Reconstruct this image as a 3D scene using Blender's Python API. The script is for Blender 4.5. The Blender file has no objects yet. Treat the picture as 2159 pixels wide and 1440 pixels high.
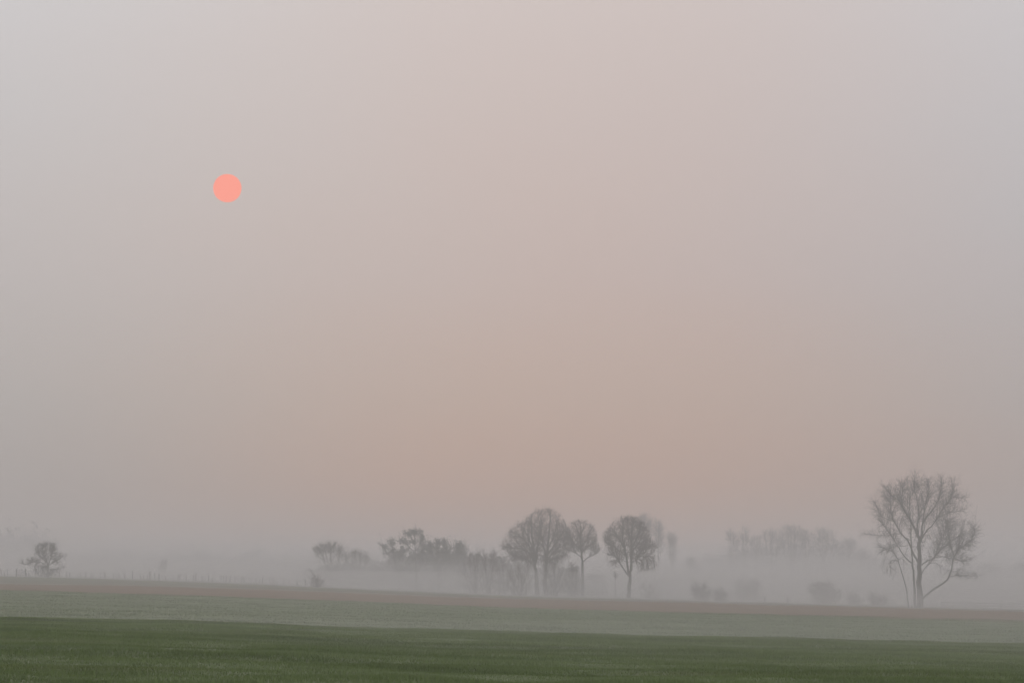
import bpy, math, random
import numpy as np
from mathutils import Vector

random.seed(7)
rng = np.random.default_rng(7)
S = bpy.context.scene
COL = S.collection

# ------------------------------------------------------------------ camera
CAM_Z = 1.75
FPX = 6360.0                      # focal length in photograph pixels
HORIZON = 1228.0                  # row of the true horizon, hidden in the fog
PITCH = math.atan((HORIZON - 720.0) / FPX)
cam_d = bpy.data.cameras.new('camera')
cam_d.sensor_width = 36.0
cam_d.lens = 36.0 * FPX / 2159.0
cam_d.clip_start = 0.5
cam_d.clip_end = 60000.0
cam = bpy.data.objects.new('camera', cam_d)
cam.location = (0, 0, CAM_Z)
cam.rotation_euler = (math.radians(90) + PITCH, 0, 0)
COL.objects.link(cam)
S.camera = cam

# ------------------------------------------------------------------ sun direction
SUN_AZ = math.atan((475 - 1079.5) / FPX)       # left of the view axis
SUN_EL = math.atan((HORIZON - 397) / FPX)
sun_dir = Vector((math.sin(SUN_AZ) * math.cos(SUN_EL), math.cos(SUN_AZ) * math.cos(SUN_EL), math.sin(SUN_EL)))


def lin(r, g, b):
    f = lambda c: (c / 255) / 12.92 if c / 255 <= 0.04045 else ((c / 255 + 0.055) / 1.055) ** 2.4
    return (f(r), f(g), f(b), 1.0)


# ------------------------------------------------------------------ world: fog bright sky over a clear sky texture
W = bpy.data.worlds.new('World')
S.world = W
W.use_nodes = True
nt = W.node_tree
nt.nodes.clear()
N = nt.nodes.new
L = nt.links.new
out = N('ShaderNodeOutputWorld')
sky = N('ShaderNodeTexSky')
sky.sky_type = 'NISHITA'
sky.sun_disc = False
sky.sun_elevation = SUN_EL
sky.sun_rotation = SUN_AZ
sky.dust_density = 4.0
bg_sky = N('ShaderNodeBackground')
bg_sky.inputs['Strength'].default_value = 0.05
L(sky.outputs[0], bg_sky.inputs['Color'])
tc = N('ShaderNodeTexCoord')
sep = N('ShaderNodeSeparateXYZ')
L(tc.outputs['Generated'], sep.inputs[0])
ELEV = [  # z of the direction, pink centre, grey flank
    (0.00, (194, 154, 136), (157, 157, 158)),
    (0.03, (191, 155, 140), (161, 160, 162)),
    (0.06, (189, 166, 158), (169, 170, 174)),
    (0.10, (193, 176, 174), (181, 182, 187)),
    (0.15, (200, 187, 186), (193, 194, 199)),
    (0.20, (208, 197, 196), (205, 206, 211)),
    (0.45, (212, 206, 207), (212, 211, 217)),
    (1.00, (215, 212, 215), (216, 215, 221)),
]


def ramp(idx):
    r = N('ShaderNodeValToRGB')
    r.color_ramp.interpolation = 'B_SPLINE' if False else 'LINEAR'
    els = r.color_ramp.elements
    while len(els) < len(ELEV):
        els.new(0.5)
    for e, row in zip(els, ELEV):
        e.position = row[0]
        e.color = lin(*row[idx])
    L(sep.outputs['Z'], r.inputs[0])
    return r


r_c, r_f = ramp(1), ramp(2)
at = N('ShaderNodeMath'); at.operation = 'ARCTAN2'
L(sep.outputs['X'], at.inputs[0]); L(sep.outputs['Y'], at.inputs[1])


def math_node(op, a, b=None):
    m = N('ShaderNodeMath'); m.operation = op
    for i, v in enumerate((a, b)):
        if v is None:
            continue
        if isinstance(v, (int, float)):
            m.inputs[i].default_value = v
        else:
            L(v, m.inputs[i])
    return m.outputs[0]


a0 = math_node('SUBTRACT', at.outputs[0], 0.022)
a1 = math_node('DIVIDE', a0, 0.148)
a2 = math_node('MULTIPLY', a1, a1)
a3 = math_node('MULTIPLY', a2, -1.0)
a4 = math_node('EXPONENT', a3)
# slow, uneven density of the fog high up
ns = N('ShaderNodeTexNoise')
ns.inputs['Scale'].default_value = 5.0
ns.inputs['Detail'].default_value = 2.0
mp = N('ShaderNodeMapping')
mp.inputs['Scale'].default_value = (1, 1, 2.5)
L(tc.outputs['Generated'], mp.inputs[0]); L(mp.outputs[0], ns.inputs[0])
a5 = math_node('MULTIPLY', math_node('SUBTRACT', ns.outputs[0], 0.5), 0.5)
a6 = math_node('ADD', a4, a5)
mixc = N('ShaderNodeMix'); mixc.data_type = 'RGBA'
L(a6, mixc.inputs[0]); L(r_f.outputs[0], mixc.inputs[6]); L(r_c.outputs[0], mixc.inputs[7])
bg_fog = N('ShaderNodeBackground')
L(mixc.outputs[2], bg_fog.inputs['Color'])
bg_fog.inputs['Strength'].default_value = 1.0
mixs = N('ShaderNodeMixShader')
mixs.inputs[0].default_value = 0.98          # how much of the clear sky the fog hides
L(bg_sky.outputs[0], mixs.inputs[1]); L(bg_fog.outputs[0], mixs.inputs[2])
L(mixs.outputs[0], out.inputs['Surface'])

# ------------------------------------------------------------------ sun lamp (weak, behind the fog)
sd = bpy.data.lights.new('sunlight', 'SUN')
sd.energy = 0.5
sd.angle = math.radians(10)
sd.color = (1.0, 0.80, 0.72)
so = bpy.data.objects.new('sunlight', sd)
so.rotation_euler = (-sun_dir).to_track_quat('-Z', 'Y').to_euler()
so.location = (0, 0, 60)
COL.objects.link(so)

# ------------------------------------------------------------------ colour and engine
S.view_settings.view_transform = 'Standard'
S.view_settings.look = 'None'
S.view_settings.gamma = 1.0
S.view_settings.use_curve_mapping = False
S.view_settings.exposure = 0.0
S.render.engine = 'CYCLES'
S.cycles.use_denoising = True
S.cycles.volume_bounces = 2
S.cycles.max_bounces = 6
S.cycles.diffuse_bounces = 2
S.cycles.use_adaptive_sampling = True


# ------------------------------------------------------------------ helpers
def tag(o, label=None, cat=None, group=None, kind=None):
    if label: o['label'] = label
    if cat: o['category'] = cat
    if group: o['group'] = group
    if kind: o['kind'] = kind
    return o


def link_mesh(name, V, F, mat, parent=None, smooth=True):
    """V (n,3) array, F (m,k) array of equal-length faces."""
    V = np.asarray(V, dtype=np.float32)
    F = np.asarray(F, dtype=np.int32)
    me = bpy.data.meshes.new(name)
    k = F.shape[1]
    me.vertices.add(len(V)); me.vertices.foreach_set('co', V.ravel())
    me.loops.add(F.size); me.loops.foreach_set('vertex_index', F.ravel())
    me.polygons.add(len(F))
    me.polygons.foreach_set('loop_start', np.arange(0, F.size, k, dtype=np.int32))
    me.polygons.foreach_set('use_smooth', np.full(len(F), smooth))
    me.update(calc_edges=True)
    me.materials.append(mat)
    o = bpy.data.objects.new(name, me)
    COL.objects.link(o)
    if parent is not None:
        o.parent = parent
    return o


def empty(name, loc):
    e = bpy.data.objects.new(name, None)
    e.empty_display_size = 0.5
    e.location = loc
    COL.objects.link(e)
    return e


def vnoise(x, y, seed=0):
    """smooth value noise in [-1, 1]"""
    xi = np.floor(x).astype(np.int64); yi = np.floor(y).astype(np.int64)
    fx = x - xi; fy = y - yi
    fx = fx * fx * (3 - 2 * fx); fy = fy * fy * (3 - 2 * fy)

    def h(a, b):
        n = (a * 374761393 + b * 668265263 + seed * 974634777) & 0xFFFFFFFF
        n = ((n ^ (n >> 13)) * 1274126177) & 0xFFFFFFFF
        return ((n ^ (n >> 16)) & 0xFFFF) / 32767.5 - 1
    a = h(xi, yi); b = h(xi + 1, yi); c = h(xi, yi + 1); d = h(xi + 1, yi + 1)
    return (a * (1 - fx) + b * fx) * (1 - fy) + (c * (1 - fx) + d * fx) * fy


# ------------------------------------------------------------------ terrain
PY = np.array([-400, 0, 70, 90, 102, 115, 140, 170, 200, 240, 300, 380, 440, 500, 540, 600, 800, 1500, 4000], float)
PZ = np.array([0, 0, 0.0, 0.01, 0.0, -0.12, -0.75, -1.45, -1.78, -1.74, -1.62, -1.38, -1.08, -0.76, -0.78, -0.80, -0.75, -0.5, -0.4], float)
# fall of the land from left to right, as rows of the photograph at the crest and at the trees
LU = np.linspace(-0.6, 0.6, 241)
_near = np.interp(LU, [-0.6, -0.30, -0.17, -0.107, 0.0, 0.066, 0.17, 0.30, 0.6], [-62, -45, -33, -23, 1, 9, 21, 34, 50])
_far = np.interp(LU, [-0.6, -0.30, -0.17, -0.107, 0.0, 0.066, 0.17, 0.30, 0.6], [-62, -55, -43, -32, -2, 9, 27, 38, 55])
_k = np.hanning(17); _k /= _k.sum()
_near = np.convolve(np.pad(_near, 8, mode='edge'), _k, 'valid')
_far = np.convolve(np.pad(_far, 8, mode='edge'), _k, 'valid')


def base_z(X, Y):
    X = np.asarray(X, float); Y = np.asarray(Y, float)
    p = (np.interp(Y, PY, PZ) * 2 + np.interp(Y - 6, PY, PZ) + np.interp(Y + 6, PY, PZ)) / 4
    yy = np.maximum(Y, 60.0)
    u = X / yy
    w = np.clip((Y - 110) / 400, 0, 1)
    a = np.interp(u, LU, _near) * (1 - w) + np.interp(u, LU, _far) * w
    return p - a / FPX * np.minimum(yy, 700)


def ground_z(X, Y):
    X = np.asarray(X, float); Y = np.asarray(Y, float)
    w = np.clip((Y - 5) / 30, 0, 1)
    n = 0.035 * vnoise(X / 1.7, Y / 2.3, 1) + 0.05 * vnoise(X / 7.3, Y / 8.1, 2) + 0.05 * vnoise(X / 19, Y / 23, 3)
    return base_z(X, Y) + n * w


def ray(px, py):
    xc = (px - 1079.5) / FPX; yc = (720.0 - py) / FPX
    f = math.cos(PITCH) - yc * math.sin(PITCH)
    return xc / f, (math.sin(PITCH) + yc * math.cos(PITCH)) / f


def at_px(px, py, Y):
    u, v = ray(px, py)
    return Vector((u * Y, Y, CAM_Z + v * Y))


def y_for(px, py, lo=210.0, hi=1200.0):
    """distance at which the ground shows at this pixel"""
    u, v = ray(px, py)
    Ys = np.arange(lo, hi, 1.0)
    d = base_z(u * Ys, Ys) - (CAM_Z + v * Ys)
    idx = np.where(d >= 0)[0]
    return float(Ys[idx[0]]) if len(idx) else hi


# ------------------------------------------------------------------ materials
def mat_new(name):
    m = bpy.data.materials.new(name)
    m.use_nodes = True
    t = m.node_tree
    b = t.nodes['Principled BSDF']
    b.inputs['Roughness'].default_value = 0.9
    b.inputs['Specular IOR Level'].default_value = 0.15
    return m, t, b


def noise(t, scale, detail=3, vec=None, rough=0.55):
    n = t.nodes.new('ShaderNodeTexNoise')
    n.inputs['Scale'].default_value = scale
    n.inputs['Detail'].default_value = detail
    n.inputs['Roughness'].default_value = rough
    if vec is not None:
        t.links.new(vec, n.inputs['Vector'])
    return n.outputs[0]


def cramp(t, fac, stops):
    r = t.nodes.new('ShaderNodeValToRGB')
    e = r.color_ramp.elements
    while len(e) < len(stops):
        e.new(0.5)
    for el, (p, c) in zip(e, stops):
        el.position = p; el.color = (*c, 1)
    t.links.new(fac, r.inputs[0])
    return r.outputs[0]


def mix(t, fac, a, b, mode='MIX'):
    m = t.nodes.new('ShaderNodeMix'); m.data_type = 'RGBA'; m.blend_type = mode
    if isinstance(fac, float):
        m.inputs[0].default_value = fac
    else:
        t.links.new(fac, m.inputs[0])
    for i, v in ((6, a), (7, b)):
        if isinstance(v, tuple):
            m.inputs[i].default_value = (*v, 1)
        else:
            t.links.new(v, m.inputs[i])
    return m.outputs[2]


def grass_material(name, dark, mid, pale, straw):
    m, t, b = mat_new(name)
    c = t.nodes.new('ShaderNodeTexCoord').outputs['Object']
    mp = t.nodes.new('ShaderNodeMapping'); mp.inputs['Scale'].default_value = (0.35, 0.8, 1.0)
    t.links.new(c, mp.inputs[0])
    big = noise(t, 0.07, 3, c)
    midn = noise(t, 0.35, 4, mp.outputs[0], 0.6)
    fine = noise(t, 2.2, 3, c, 0.6)
    st3 = [(0.36, dark), (0.5, mid), (0.64, pale)]
    col = mix(t, 0.5, cramp(t, big, st3), cramp(t, midn, st3))
    col = mix(t, 0.25, col, cramp(t, fine, st3))
    f = cramp(t, noise(t, 0.16, 3, mp.outputs[0], 0.6), [(0.60, (0, 0, 0)), (0.75, (0.45, 0.45, 0.45))])
    col = mix(t, f, col, straw)
    t.links.new(col, b.inputs['Base Color'])
    return m


M_GRASS = grass_material('dewy_grass', (0.060, 0.102, 0.012), (0.145, 0.205, 0.048), (0.225, 0.285, 0.128), (0.145, 0.155, 0.045))
M_FIELD = grass_material('short_field_grass', (0.058, 0.100, 0.016), (0.080, 0.130, 0.028), (0.108, 0.156, 0.050), (0.12, 0.13, 0.04))

M_TURF = grass_material('turf_under_the_grass', (0.042, 0.070, 0.012), (0.084, 0.124, 0.032), (0.120, 0.158, 0.070), (0.095, 0.100, 0.035))
M_FTURF = grass_material('turf_of_the_far_meadow', (0.052, 0.090, 0.015), (0.072, 0.116, 0.026), (0.096, 0.140, 0.045), (0.105, 0.115, 0.035))

m, t, b = mat_new('ploughed_soil')
c = t.nodes.new('ShaderNodeTexCoord').outputs['Object']
col = cramp(t, noise(t, 0.06, 4, c), [(0.3, (0.086, 0.047, 0.016)), (0.55, (0.118, 0.064, 0.023)), (0.75, (0.13, 0.076, 0.030))])
col = mix(t, 0.35, col, cramp(t, noise(t, 1.4, 4, c), [(0.3, (0.075, 0.040, 0.015)), (0.7, (0.15, 0.088, 0.038))]))
t.links.new(col, b.inputs['Base Color'])
M_SOIL = m

m, t, b = mat_new('dry_verge_grass')
c = t.nodes.new('ShaderNodeTexCoord').outputs['Object']
t.links.new(cramp(t, noise(t, 0.3, 4, c), [(0.3, (0.10, 0.105, 0.07)), (0.7, (0.19, 0.18, 0.14))]), b.inputs['Base Color'])
M_VERGE = m

m, t, b = mat_new('rough_pasture')
c = t.nodes.new('ShaderNodeTexCoord').outputs['Object']
t.links.new(cramp(t, noise(t, 0.05, 4, c), [(0.3, (0.055, 0.07, 0.035)), (0.7, (0.09, 0.10, 0.06))]), b.inputs['Base Color'])
M_PAST = m


def bark(name, a, bb):
    m, t, b = mat_new(name)
    c = t.nodes.new('ShaderNodeTexCoord').outputs['Object']
    mp = t.nodes.new('ShaderNodeMapping'); mp.inputs['Scale'].default_value = (3, 3, 0.6)
    t.links.new(c, mp.inputs[0])
    t.links.new(cramp(t, noise(t, 1.0, 4, mp.outputs[0]), [(0.3, a), (0.7, bb)]), b.inputs['Base Color'])
    return m


M_BARK = bark('grey_bark', (0.030, 0.028, 0.026), (0.060, 0.055, 0.048))
M_TWIG = bark('brown_twigs', (0.048, 0.026, 0.022), (0.078, 0.045, 0.040))
M_TWIG_GREY = bark('grey_twigs', (0.032, 0.034, 0.032), (0.055, 0.056, 0.052))
M_WILLOW = bark('olive_willow_twigs', (0.050, 0.050, 0.032), (0.080, 0.076, 0.048))
M_NEEDLE = bark('dark_evergreen_leaves', (0.020, 0.036, 0.026), (0.040, 0.062, 0.044))
M_LEAF = bark('last_brown_leaves', (0.030, 0.022, 0.016), (0.07, 0.05, 0.03))
M_POST = bark('weathered_fence_wood', (0.08, 0.075, 0.068), (0.14, 0.13, 0.12))
m, t, b = mat_new('fence_wire'); b.inputs['Base Color'].default_value = (0.10, 0.10, 0.10, 1); b.inputs['Metallic'].default_value = 0.6; b.inputs['Roughness'].default_value = 0.6
M_WIRE = m

# ------------------------------------------------------------------ the ground: one wide sheet, and the fields on it
us_core = np.linspace(-0.24, 0.24, 150)
us = np.concatenate([np.linspace(-0.9, -0.26, 14), us_core, np.linspace(0.26, 0.9, 14)])


def edge(table):
    """distance of a field edge for every column, read along the photographed edge"""
    res = []
    for u in us:
        uu = min(max(u, -0.165), 0.165)
        px = 1079.5 + uu * FPX * math.cos(PITCH)
        py = np.interp(px, [r[0] for r in table], [r[1] for r in table])
        res.append(y_for(px, float(py)))
    r = np.array(res)
    k = np.ones(9) / 9
    rp = np.pad(r, 4, mode='edge')
    return np.convolve(rp, k, 'valid')


SOIL_NEAR = edge([(0, 1244), (500, 1258), (1000, 1279), (1500, 1294), (2159, 1312)])
SOIL_FAR = edge([(0, 1231), (300, 1236), (600, 1244), (1000, 1260), (1500, 1271), (2000, 1285), (2159, 1289)])
SOIL_FAR = np.maximum(SOIL_FAR, SOIL_NEAR + 25)


def strip(name, Ya, Yb, n, mat, geo=False, extra=None, lift=0.0):
    Ya = np.broadcast_to(np.asarray(Ya, float), us.shape); Yb = np.broadcast_to(np.asarray(Yb, float), us.shape)
    s = np.linspace(0, 1, n)[:, None]
    Y = Ya * (Yb / Ya) ** s if geo else Ya + (Yb - Ya) * s
    X = us[None, :] * np.maximum(Y, 60.0)
    Z = ground_z(X, Y) + lift
    if extra is not None:
        Z = Z + extra(X, Y)
    V = np.stack([X, Y, Z], -1).reshape(-1, 3)
    nc = len(us)
    i = np.arange(n - 1)[:, None] * nc + np.arange(nc - 1)[None, :]
    F = np.stack([i, i + 1, i + 1 + nc, i + nc], -1).reshape(-1, 4)
    return tag(link_mesh(name, V, F, mat), kind='structure')


def furrows(X, Y):
    return 0.05 * np.sin((Y + 0.25 * X) * 2.1) + 0.05 * vnoise(X / 1.1, Y / 1.1, 8)


strip('meadow', -40.0, 108.0, 380, M_TURF)
strip('far_meadow', 108.0, SOIL_NEAR, 260, M_FTURF, geo=True)
strip('ploughed_field', SOIL_NEAR, SOIL_FAR, 90, M_SOIL, extra=furrows, lift=-0.03)
strip('field_verge', SOIL_FAR, SOIL_FAR + 9, 8, M_VERGE, lift=0.05)
strip('pasture', SOIL_FAR + 9, 2300.0, 60, M_PAST, geo=True)
gx = np.concatenate([np.linspace(-2400, -420, 20), np.linspace(-400, 400, 81), np.linspace(420, 2400, 20)])
gy = np.concatenate([np.linspace(-200, 0, 11), np.linspace(10, 700, 100), np.linspace(760, 2400, 20)])
GX, GY = np.meshgrid(gx, gy)
V = np.stack([GX, GY, base_z(GX, GY) - 0.45], -1).reshape(-1, 3)
i = np.arange(len(gy) - 1)[:, None] * len(gx) + np.arange(len(gx) - 1)[None, :]
F = np.stack([i, i + 1, i + 1 + len(gx), i + len(gx)], -1).reshape(-1, 4)
tag(link_mesh('ground', V, F, M_PAST), kind='structure')


# ------------------------------------------------------------------ grass blades
def blades(name, n, y0, y1, hmin, hmax, wid, mat, umax, label, patch=0.0):
    # even cover of the strip between y0 and y1
    a = rng.random(n)
    Y = np.sqrt(y0 * y0 + a * (y1 * y1 - y0 * y0))
    X = (rng.random(n) * 2 - 1) * (umax * Y + 2)
    dens = 0.5 + 0.5 * vnoise(X / 0.5, Y / 0.8, 11) * 0.7 + 0.3 * vnoise(X / 2.5, Y / 4, 12)
    keep = rng.random(n) < np.clip(dens + 0.45, 0, 1)
    X = X[keep]; Y = Y[keep]; n = len(X)
    z = ground_z(X, Y)
    tuft = np.clip(0.5 + 0.35 * vnoise(X / 0.35, Y / 0.6, 21) + 0.7 * vnoise(X / 2.4, Y / 3.2, 22), 0, 1.4)
    h = hmin + (hmax - hmin) * tuft * (0.5 + 0.5 * rng.random(n))
    ang = rng.random(n) * math.pi
    lx = rng.normal(0, 0.45, n) * h; ly = rng.normal(0, 0.45, n) * h
    dx = np.cos(ang) * wid * (0.6 + 0.8 * rng.random(n)); dy = np.sin(ang) * wid
    P0 = np.stack([X - dx, Y - dy, z - 0.01], -1)
    P1 = np.stack([X + dx, Y + dy, z - 0.01], -1)
    P2 = np.stack([X + lx, Y + ly, z + h], -1)
    V = np.stack([P0, P1, P2], 1).reshape(-1, 3)
    F = np.arange(3 * n).reshape(-1, 3)
    o = link_mesh(name, V, F, mat, smooth=False)
    return tag(o, label, 'grass', kind='stuff')


blades('grass', 1250000, 40, 112, 0.03, 0.10, 0.0075, M_GRASS, 0.27, 'dewy short green grass covering the near meadow')
blades('field_grass', 330000, 180, 372, 0.05, 0.13, 0.020, M_FIELD, 0.24, 'pale misty grass on the field beyond the low crest')


# ------------------------------------------------------------------ branch geometry
class Segs:
    def __init__(self):
        self.a = []; self.b = []; self.ra = []; self.rb = []

    def add(self, a, b, ra, rb):
        self.a.append(a); self.b.append(b); self.ra.append(ra); self.rb.append(rb)

    def arrays(self):
        return (np.array(self.a, float), np.array(self.b, float), np.array(self.ra), np.array(self.rb))


def tubes(segs, sides):
    A, B, ra, rb = segs.arrays()
    D = B - A
    ln = np.linalg.norm(D, axis=1, keepdims=True); ln[ln == 0] = 1e-6
    D = D / ln
    up = np.where(np.abs(D[:, 2:3]) > 0.9, np.array([[1.0, 0, 0]]), np.array([[0, 0, 1.0]]))
    u = np.cross(D, up); u /= np.linalg.norm(u, axis=1, keepdims=True)
    v = np.cross(D, u)
    ang = np.arange(sides) * 2 * math.pi / sides
    ring = u[:, None, :] * np.cos(ang)[None, :, None] + v[:, None, :] * np.sin(ang)[None, :, None]
    VA = A[:, None, :] + ring * ra[:, None, None]
    VB = B[:, None, :] + ring * rb[:, None, None]
    V = np.concatenate([VA, VB], 1).reshape(-1, 3)
    base = np.arange(len(A))[:, None, None] * (2 * sides)
    k = np.arange(sides)
    q = np.stack([k, (k + 1) % sides, (k + 1) % sides + sides, k + sides], -1)[None]
    F = (base + q).reshape(-1, 4)
    return V, F


def limb_mesh(pts, rad, sides=8):
    """one continuous tapering, slightly knotty tube through the points, closed at the tip"""
    P = [np.array(p, float) for p in pts]
    # Catmull-Rom subdivision
    Q, R = [], []
    n = len(P)
    for i in range(n - 1):
        p0 = P[max(i - 1, 0)]; p1 = P[i]; p2 = P[i + 1]; p3 = P[min(i + 2, n - 1)]
        for s in (0, 0.25, 0.5, 0.75):
            t2 = s * s; t3 = t2 * s
            Q.append(0.5 * (2 * p1 + (p2 - p0) * s + (2 * p0 - 5 * p1 + 4 * p2 - p3) * t2 + (3 * p1 - p0 - 3 * p2 + p3) * t3))
            R.append((rad[i] * (1 - s) + rad[i + 1] * s) * (1 + 0.08 * random.uniform(-1, 1)))
    Q.append(P[-1]); R.append(rad[-1])
    Q = np.array(Q); R = np.array(R)
    jit = rng.normal(0, 1, Q.shape) * R[:, None] * 0.22
    jit[0] = 0; Q = Q + jit
    T = np.gradient(Q, axis=0)
    T /= np.linalg.norm(T, axis=1, keepdims=True)
    u = np.array([1.0, 0, 0]); V = []
    ang = np.arange(sides) * 2 * math.pi / sides
    for q, tt, r in zip(Q, T, R):
        u = u - tt * np.dot(u, tt); u /= np.linalg.norm(u)
        v = np.cross(tt, u)
        V.append(q + (u[None] * np.cos(ang)[:, None] + v[None] * np.sin(ang)[:, None]) * r)
    V = np.concatenate(V)
    m_ = len(Q)
    F = []
    for i in range(m_ - 1):
        for k in range(sides):
            F.append((i * sides + k, i * sides + (k + 1) % sides, (i + 1) * sides + (k + 1) % sides, (i + 1) * sides + k))
    return V, np.array(F), Q, R, T


def grow(segs, pos, dirn, tips, rt, f=0.36, keep=0.5, wob=0.10, depth=0):
    """share the twig tips out over forking branches until each branch has one"""
    n = len(tips)
    r0 = rt * n ** 0.45
    if n == 1 or depth > 22:
        for tp in tips[:1]:
            d = tp - pos
            mid = pos + d * 0.5 + np.linalg.norm(d) * 0.06 * rng.normal(0, 1, 3)
            segs.add(pos, mid, r0, r0 * 0.8); segs.add(mid, tp, r0 * 0.8, rt * 0.5)
        return
    D = tips - pos
    c = D.mean(0)
    X = D / (np.linalg.norm(D, axis=1, keepdims=True) + 1e-6)
    Xc = X - X.mean(0)
    w = rng.normal(0, 1, 3)
    for _ in range(3):
        w = Xc.T @ (Xc @ w); w /= (np.linalg.norm(w) + 1e-9)
    pr = Xc @ w
    th = np.quantile(pr, random.uniform(0.3, 0.7))
    left = pr <= th
    if left.all() or not left.any():
        left = np.arange(n) < n // 2
    for g in (tips[left], tips[~left]):
        cg = g.mean(0) - pos
        l_ = np.linalg.norm(cg) + 1e-6
        d = cg / l_ * (1 - keep) + dirn * keep
        d = d + rng.normal(0, wob, 3)
        d /= np.linalg.norm(d)
        nl = l_ * f * random.uniform(0.75, 1.25)
        q = pos + d * nl
        rg = rt * len(g) ** 0.45
        segs.add(pos, q, min(r0, rg * 1.25), rg)
        grow(segs, q, d, g, rt, f, keep, wob, depth + 1)


def lobe_tips(lobes, Y, dens_scale, yoff):
    out_ = []
    s = Y / FPX
    for lb in lobes:
        px, py, rx, ry, n = lb[:5]
        dz = lb[5] if len(lb) > 5 else 0.0
        inner = lb[6] if len(lb) > 6 else 0.12
        cut = lb[7] if len(lb) > 7 else None
        c = np.array(at_px(px, py, Y)); c[1] += dz * s
        n = max(3, int(n * dens_scale))
        d = rng.normal(0, 1, (n, 3)); d /= np.linalg.norm(d, axis=1, keepdims=True)
        rr = ((inner + (1 - inner) * rng.random(n) ** 0.5) * (1 + (0.05 if inner > 0.5 else 0.14) * rng.normal(0, 1, n)))[:, None]
        rd = min(rx, 1.2 * ry) * 0.95
        p = c + d * rr * np.array([rx * s, rd * s, ry * s])
        if cut is not None:
            p = p[p[:, 2] > at_px(px, cut, Y).z + rng.normal(0, 3 * s, len(p))]
            n = len(p)
        # clumpy rather than evenly filled
        cl = vnoise(p[:, 0] / (0.11 * rx * s + .4) + p[:, 1], p[:, 2] / (0.11 * rx * s + .4), 31 + int(px)) > rng.random(n) * 1.6 - 1.15
        out_.append(p[cl])
    return np.concatenate(out_)


def leaf_clumps(P, size, n_each, mat, name, parent, flat=0.6):
    n = len(P) * n_each
    C = np.repeat(P, n_each, 0) + rng.normal(0, 1, (n, 3)) * size * np.array([1, 1, flat])
    a = rng.normal(0, 1, (n, 3)); a /= np.linalg.norm(a, axis=1, keepdims=True)
    b_ = rng.normal(0, 1, (n, 3)); b_ -= a * (a * b_).sum(1, keepdims=True); b_ /= np.linalg.norm(b_, axis=1, keepdims=True)
    r = size * (0.25 + 0.35 * rng.random(n))[:, None]
    V = np.stack([C - a * r, C + b_ * r * 0.45, C + a * r, C - b_ * r * 0.45], 1).reshape(-1, 3)
    F = np.arange(4 * n).reshape(-1, 4)
    return link_mesh(name, V, F, mat, parent, smooth=False)


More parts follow.
